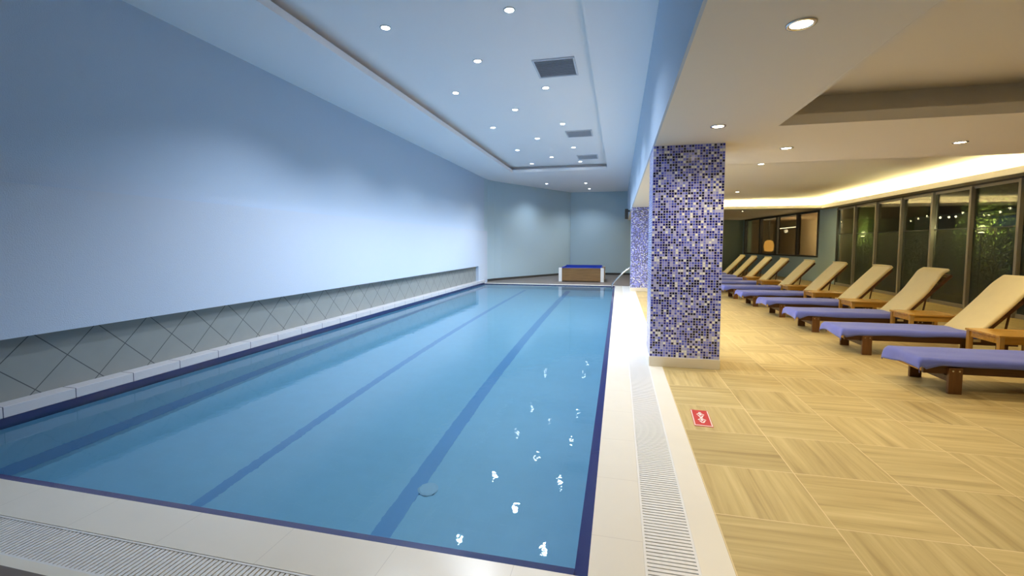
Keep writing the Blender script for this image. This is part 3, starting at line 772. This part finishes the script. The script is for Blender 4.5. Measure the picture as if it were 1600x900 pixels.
# local frame: x from the foot end (0) to the head end (~2.3), y across, centre line y=0
def make_lounger(kink):
    root = empty('sun_lounger', (0, 0, 0))
    for s_ in (-1, 1):
        b = MB(); b.box(0.08, 2.02, s_*0.2725-0.0175, s_*0.2725+0.0175, 0.195, 0.285, 0.004); b.build('side_rail', M['teak_shaded'], root)
    b = MB(); b.box(0.08, 0.115, -0.255, 0.255, 0.205, 0.28, 0.003); b.build('foot_rail', M['teak_gold'], root, label='foot rail, lighter wood for its lit front')  # light on the front face put into a lighter wood
    b = MB(); b.box(1.985, 2.02, -0.255, 0.255, 0.205, 0.28, 0.003); b.build('head_rail', M['teak_shaded'], root)
    b = MB(); x = 0.16
    while x < 1.52: b.box(x, x+0.06, -0.255, 0.255, 0.262, 0.280, 0.002); x += 0.085
    b.build('seat_slats', M['teak_shaded'], root)
    for xx in (0.28, 1.78):
        for s_ in (-1, 1):
            b = MB(); b.box(xx, xx+0.115, s_*0.3075-0.0175, s_*0.3075+0.0175, 0.0, 0.265, 0.004); lg = b.build('leg', M['teak_leg'], root)
            b = MB()
            for q in (0.03, 0.085):
                m = Matrix.Translation((xx+q, s_*0.325, 0.235)) @ Matrix.Rotation(R(90), 4, 'X')
                b.lathe([(0.0, -0.004), (0.009, -0.004), (0.009, 0.004), (0.0, 0.004)], 10, mtx=m)
                b.build('bolt', M['chrome'], lg); b = MB()
    b = MB(); b.box(0.31, 0.35, -0.29, 0.29, 0.11, 0.17, 0.003); b.build('leg_stretcher', M['teak_shaded'], root)
    # backrest frame
    hx, hz_ = 1.57, 0.285
    tip = (2.24, 1.02)
    L_ = math.hypot(tip[0]-hx, tip[1]-hz_); a = math.atan2(tip[1]-hz_, tip[0]-hx)
    m = Matrix.Translation((hx, 0, hz_)) @ Matrix.Rotation(-a, 4, 'Y')
    b = MB()
    for s_ in (-1, 1): b.box(0, L_, s_*0.27-0.0175, s_*0.27+0.0175, -0.045, 0.0, 0.003, mtx=m)
    b.box(L_-0.04, L_+0.0, -0.2525, 0.2525, -0.04, -0.002, 0.002, mtx=m)
    k = 0.06
    while k < L_-0.1:
        b.box(k, k+0.055, -0.2525, 0.2525, -0.018, 0.0, 0.001, mtx=m); k += 0.08
    b.build('backrest_frame', M['teak_shaded'], root)
    mid = m @ Vector((L_*0.55, 0, -0.03))
    b = MB()
    for s_ in (-1, 1): b.tube([(mid.x, s_*0.225, mid.z), (1.90, s_*0.225, 0.27)], 0.013, 8)
    b.tube([(1.90, -0.255, 0.27), (1.90, 0.255, 0.27)], 0.012, 8)
    b.build('support_strut', M['teak_shaded'], root)
    b = MB(); b.box(1.53, 1.62, -0.2955, -0.29, 0.235, 0.275); b.build('hinge_plate', M['chrome'], root)
    b = MB(); b.box(1.53, 1.62, 0.29, 0.2955, 0.235, 0.275); b.build('hinge_plate', M['chrome'], root)
    # mattress: seat section and raised back section
    cushion([(0.06, 0.332), (0.10, 0.336), (0.5, 0.336), (1.0, 0.336), (1.5, 0.336), (1.54, 0.334)], 0.052, 0.60, 'seat_mattress', M['cream_fabric'], root)
    off = 0.052
    nx_, nz_ = -math.sin(a), math.cos(a)
    def on(t, e_=0.0): return (hx+(tip[0]-hx)*t+nx_*(off+e_)-0.0, hz_+(tip[1]-hz_)*t+nz_*(off+e_))
    if kink == 2: pf = [on(0.0), on(0.3, 0.0), on(0.55, 0.01), on(0.78, 0.05), on(0.93, 0.075), on(1.04, 0.05)]
    elif kink == 1: pf = [on(0.0), on(0.3, 0.0), on(0.6, 0.012), on(0.85, 0.028), on(1.04, 0.012)]
    else: pf = [on(0.0), on(0.3), on(0.6, 0.003), on(1.0, 0.004), on(1.045, -0.004)]
    cushion(spline(pf, 6), 0.05, 0.61, 'back_mattress', M['cream_fabric'], root)
    return root

def make_towel(seed):
    """cloth over the seat mattress, hanging at the foot end and along both sides"""
    rnd = random.Random(seed)
    NX, NY = 60, 28
    Lx, hw = 1.53, 0.312
    ox, oy = 0.12, 0.085
    ph = [rnd.random()*6.28 for _ in range(6)]
    bm = bmesh.new(); G = []
    for i in range(NX+1):
        s_ = -ox + (Lx+ox)*i/NX
        row = []
        for j in range(NY+1):
            t = -1+2*j/NY
            d_ = t*(hw+oy)
            z = 0.3465 + 0.0025*math.sin(s_*9+ph[0]+2*d_)+0.002*math.sin(d_*22+ph[1]+s_*4)
            x, y = s_+0.04, d_
            drop = 0.0
            ay = abs(d_)-hw
            foot = max(0.0, 1.0-max(0.0, s_)/0.17)
            if ay > -0.03:
                q = ay+0.03
                y = math.copysign(hw-0.03+0.036*(1-math.exp(-q/0.022)), d_)
                lim = 0.072*(1+0.10*math.sin(s_*3.2+ph[3])+0.06*math.sin(s_*9+ph[4]))+0.075*foot*(0.6+0.4*math.sin(ph[0]))
                drop = max(0, q-0.010)/(oy+0.02)*lim
            ax = -s_
            if ax > -0.03:
                q = ax+0.03
                x = 0.07-0.05*(1-math.exp(-q/0.03))-0.012*math.sin(d_*14+ph[5])*max(0, ax)/ox
                dx = max(0, q-0.010)*(0.85+0.18*math.sin(d_*7+ph[2]))
                drop = math.hypot(drop*0.7, dx) if drop > 0 else dx
                drop = min(drop, 0.17)
            row.append(bm.verts.new((x, y, z-drop)))
        G.append(row)
    for i in range(NX):
        for j in range(NY):
            bm.faces.new([G[i][j], G[i+1][j], G[i+1][j+1], G[i][j+1]])
    o_ = MB(); o_.bm.free(); o_.bm = bm
    o = o_.build('towel', M['towel'], None, smooth=True)
    sm = o.modifiers.new('thickness', 'SOLIDIFY'); sm.thickness = 0.006; sm.offset = 1.0
    return o

protos = {0: make_lounger(0), 1: make_lounger(1), 2: make_lounger(2)}
tows = [make_towel(11), make_towel(12), make_towel(13)]
fr = set(); ft = set()
lx = [(2.96, 5.65, 0), (2.96, 7.30, 1), (2.96, 8.93, 2), (2.96, 10.55, 0), (2.90, 12.2, 0), (2.82, 13.75, 0), (2.76, 15.45, 0), (2.74, 16.95, 0), (2.70, 18.45, 0), (2.66, 19.9, 0)]
where = ['nearest the viewer, cut by the picture edge', 'second from the viewer', 'third from the viewer with its mattress head curled up', 'fourth from the viewer', 'fifth from the viewer', 'sixth from the viewer', 'seventh from the viewer, last of the brightly lit ones', 'eighth from the viewer, first of the dim ones', 'ninth from the viewer, in shade', 'farthest from the viewer, in shade']
for i, (x, y, k) in enumerate(lx):
    if k not in fr: o = protos[k]; fr.add(k)
    else: o = copy_tree(protos[k])
    o.location = (x, y, 0)
    tag(o, 'wooden sun lounger with cream mattress, ' + where[i], 'sun lounger', 'sun loungers along the window wall')
    ti = i % 3
    if ti not in ft: t_ = tows[ti]; ft.add(ti)
    else: t_ = tows[ti].copy(); COL.objects.link(t_)
    t_.location = (x, y, 0)
    tag(t_, 'blue violet towel spread on the lounger ' + where[i].split(' with')[0].split(', its')[0].split(', at')[0].split(', last')[0].split(', first')[0], 'towel', 'blue towels spread on the loungers')

# ------------------------------------------------------------------ side tables
def make_table():
    root = empty('side_table', (0, 0, 0))
    b = MB()
    b.box(0, 0.66, -0.27, -0.215, 0.405, 0.43, 0.003); b.box(0, 0.66, 0.215, 0.27, 0.405, 0.43, 0.003)
    b.box(0, 0.055, -0.2145, 0.2145, 0.405, 0.43, 0.003); b.box(0.605, 0.66, -0.2145, 0.2145, 0.405, 0.43, 0.003)
    y = -0.2135
    for k in range(5): b.box(0.056, 0.604, y, y+0.083, 0.408, 0.428, 0.002); y += 0.0860
    b.build('tabletop', M['teak_gold'], root)
    b = MB()
    for s_ in (-1, 1): b.box(0.06, 0.60, s_*0.235-0.012, s_*0.235+0.012, 0.325, 0.405)
    for xx in (0.03, 0.606): b.box(xx, xx+0.024, -0.215, 0.215, 0.325, 0.405)
    b.build('apron', M['teak_gold'], root)
    for xx in (0.012, 0.598):
        for s_ in (-1, 1):
            b = MB(); b.box(xx, xx+0.05, s_*0.24-0.025, s_*0.24+0.025, 0, 0.405, 0.004); b.build('leg', M['teak_gold_leg'], root)
    return root
tp = make_table()
tabs = [(4.36, 6.67), (4.36, 8.34), (4.28, 9.94), (4.24, 11.59), (4.24, 13.14), (4.10, 14.82), (4.08, 16.32)]
tl = ['between the two nearest loungers, cut by the picture edge', 'between the second and third loungers', 'between the third and fourth loungers', 'between the fourth and fifth loungers', 'between the fifth and sixth loungers', 'between the sixth and seventh loungers', 'between the seventh and eighth loungers']
for i, (x, y) in enumerate(tabs):
    o = tp if i == 0 else copy_tree(tp)
    o.location = (x, y, 0)
    tag(o, 'low golden wooden side table ' + tl[i], 'side table', 'side tables between the loungers')

# ------------------------------------------------------------------ red warning sign on the floor
r = empty('floor_sign', (0.716, 4.08, 0.0), R(-3)); w2, h2 = 0.074, 0.19
b = MB(); b.box(-w2, w2, -h2, h2, 0.0, 0.003, 0.001); b.build('plate', M['red'], r)
b = MB(); z0, z1 = 0.003, 0.0036
b.box(-w2+0.004, -w2+0.011, -h2+0.01, h2-0.01, z0, z1); b.box(w2-0.011, w2-0.004, -h2+0.01, h2-0.01, z0, z1)
b.box(-w2+0.011, w2-0.011, -h2+0.01, -h2+0.022, z0, z1)
b.build('border', M['sign_white'], r)
b = MB()
for cy_ in (0.07, -0.055):      # two simple white figures
    b.lathe([(0.0, z0), (0.013, z0), (0.013, z1), (0.0, z1)], 14, (0.0, cy_+0.055, 0))
    b.box(-0.009, 0.009, cy_-0.015, cy_+0.038, z0, z1)
    for s_ in (-1, 1):
        m = Matrix.Translation((s_*0.018, cy_+0.02, 0)) @ Matrix.Rotation(s_*R(-50), 4, 'Z'); b.box(-0.020, 0.020, -0.006, 0.006, z0, z1, mtx=m)
        m = Matrix.Translation((s_*0.012, cy_-0.035, 0)) @ Matrix.Rotation(s_*R(70), 4, 'Z'); b.box(-0.026, 0.026, -0.006, 0.006, z0, z1, mtx=m)
b.build('pictogram', M['sign_white'], r)
tag(r, 'small red and white warning sign lying on the floor tiles beside the pool edge', 'sign')
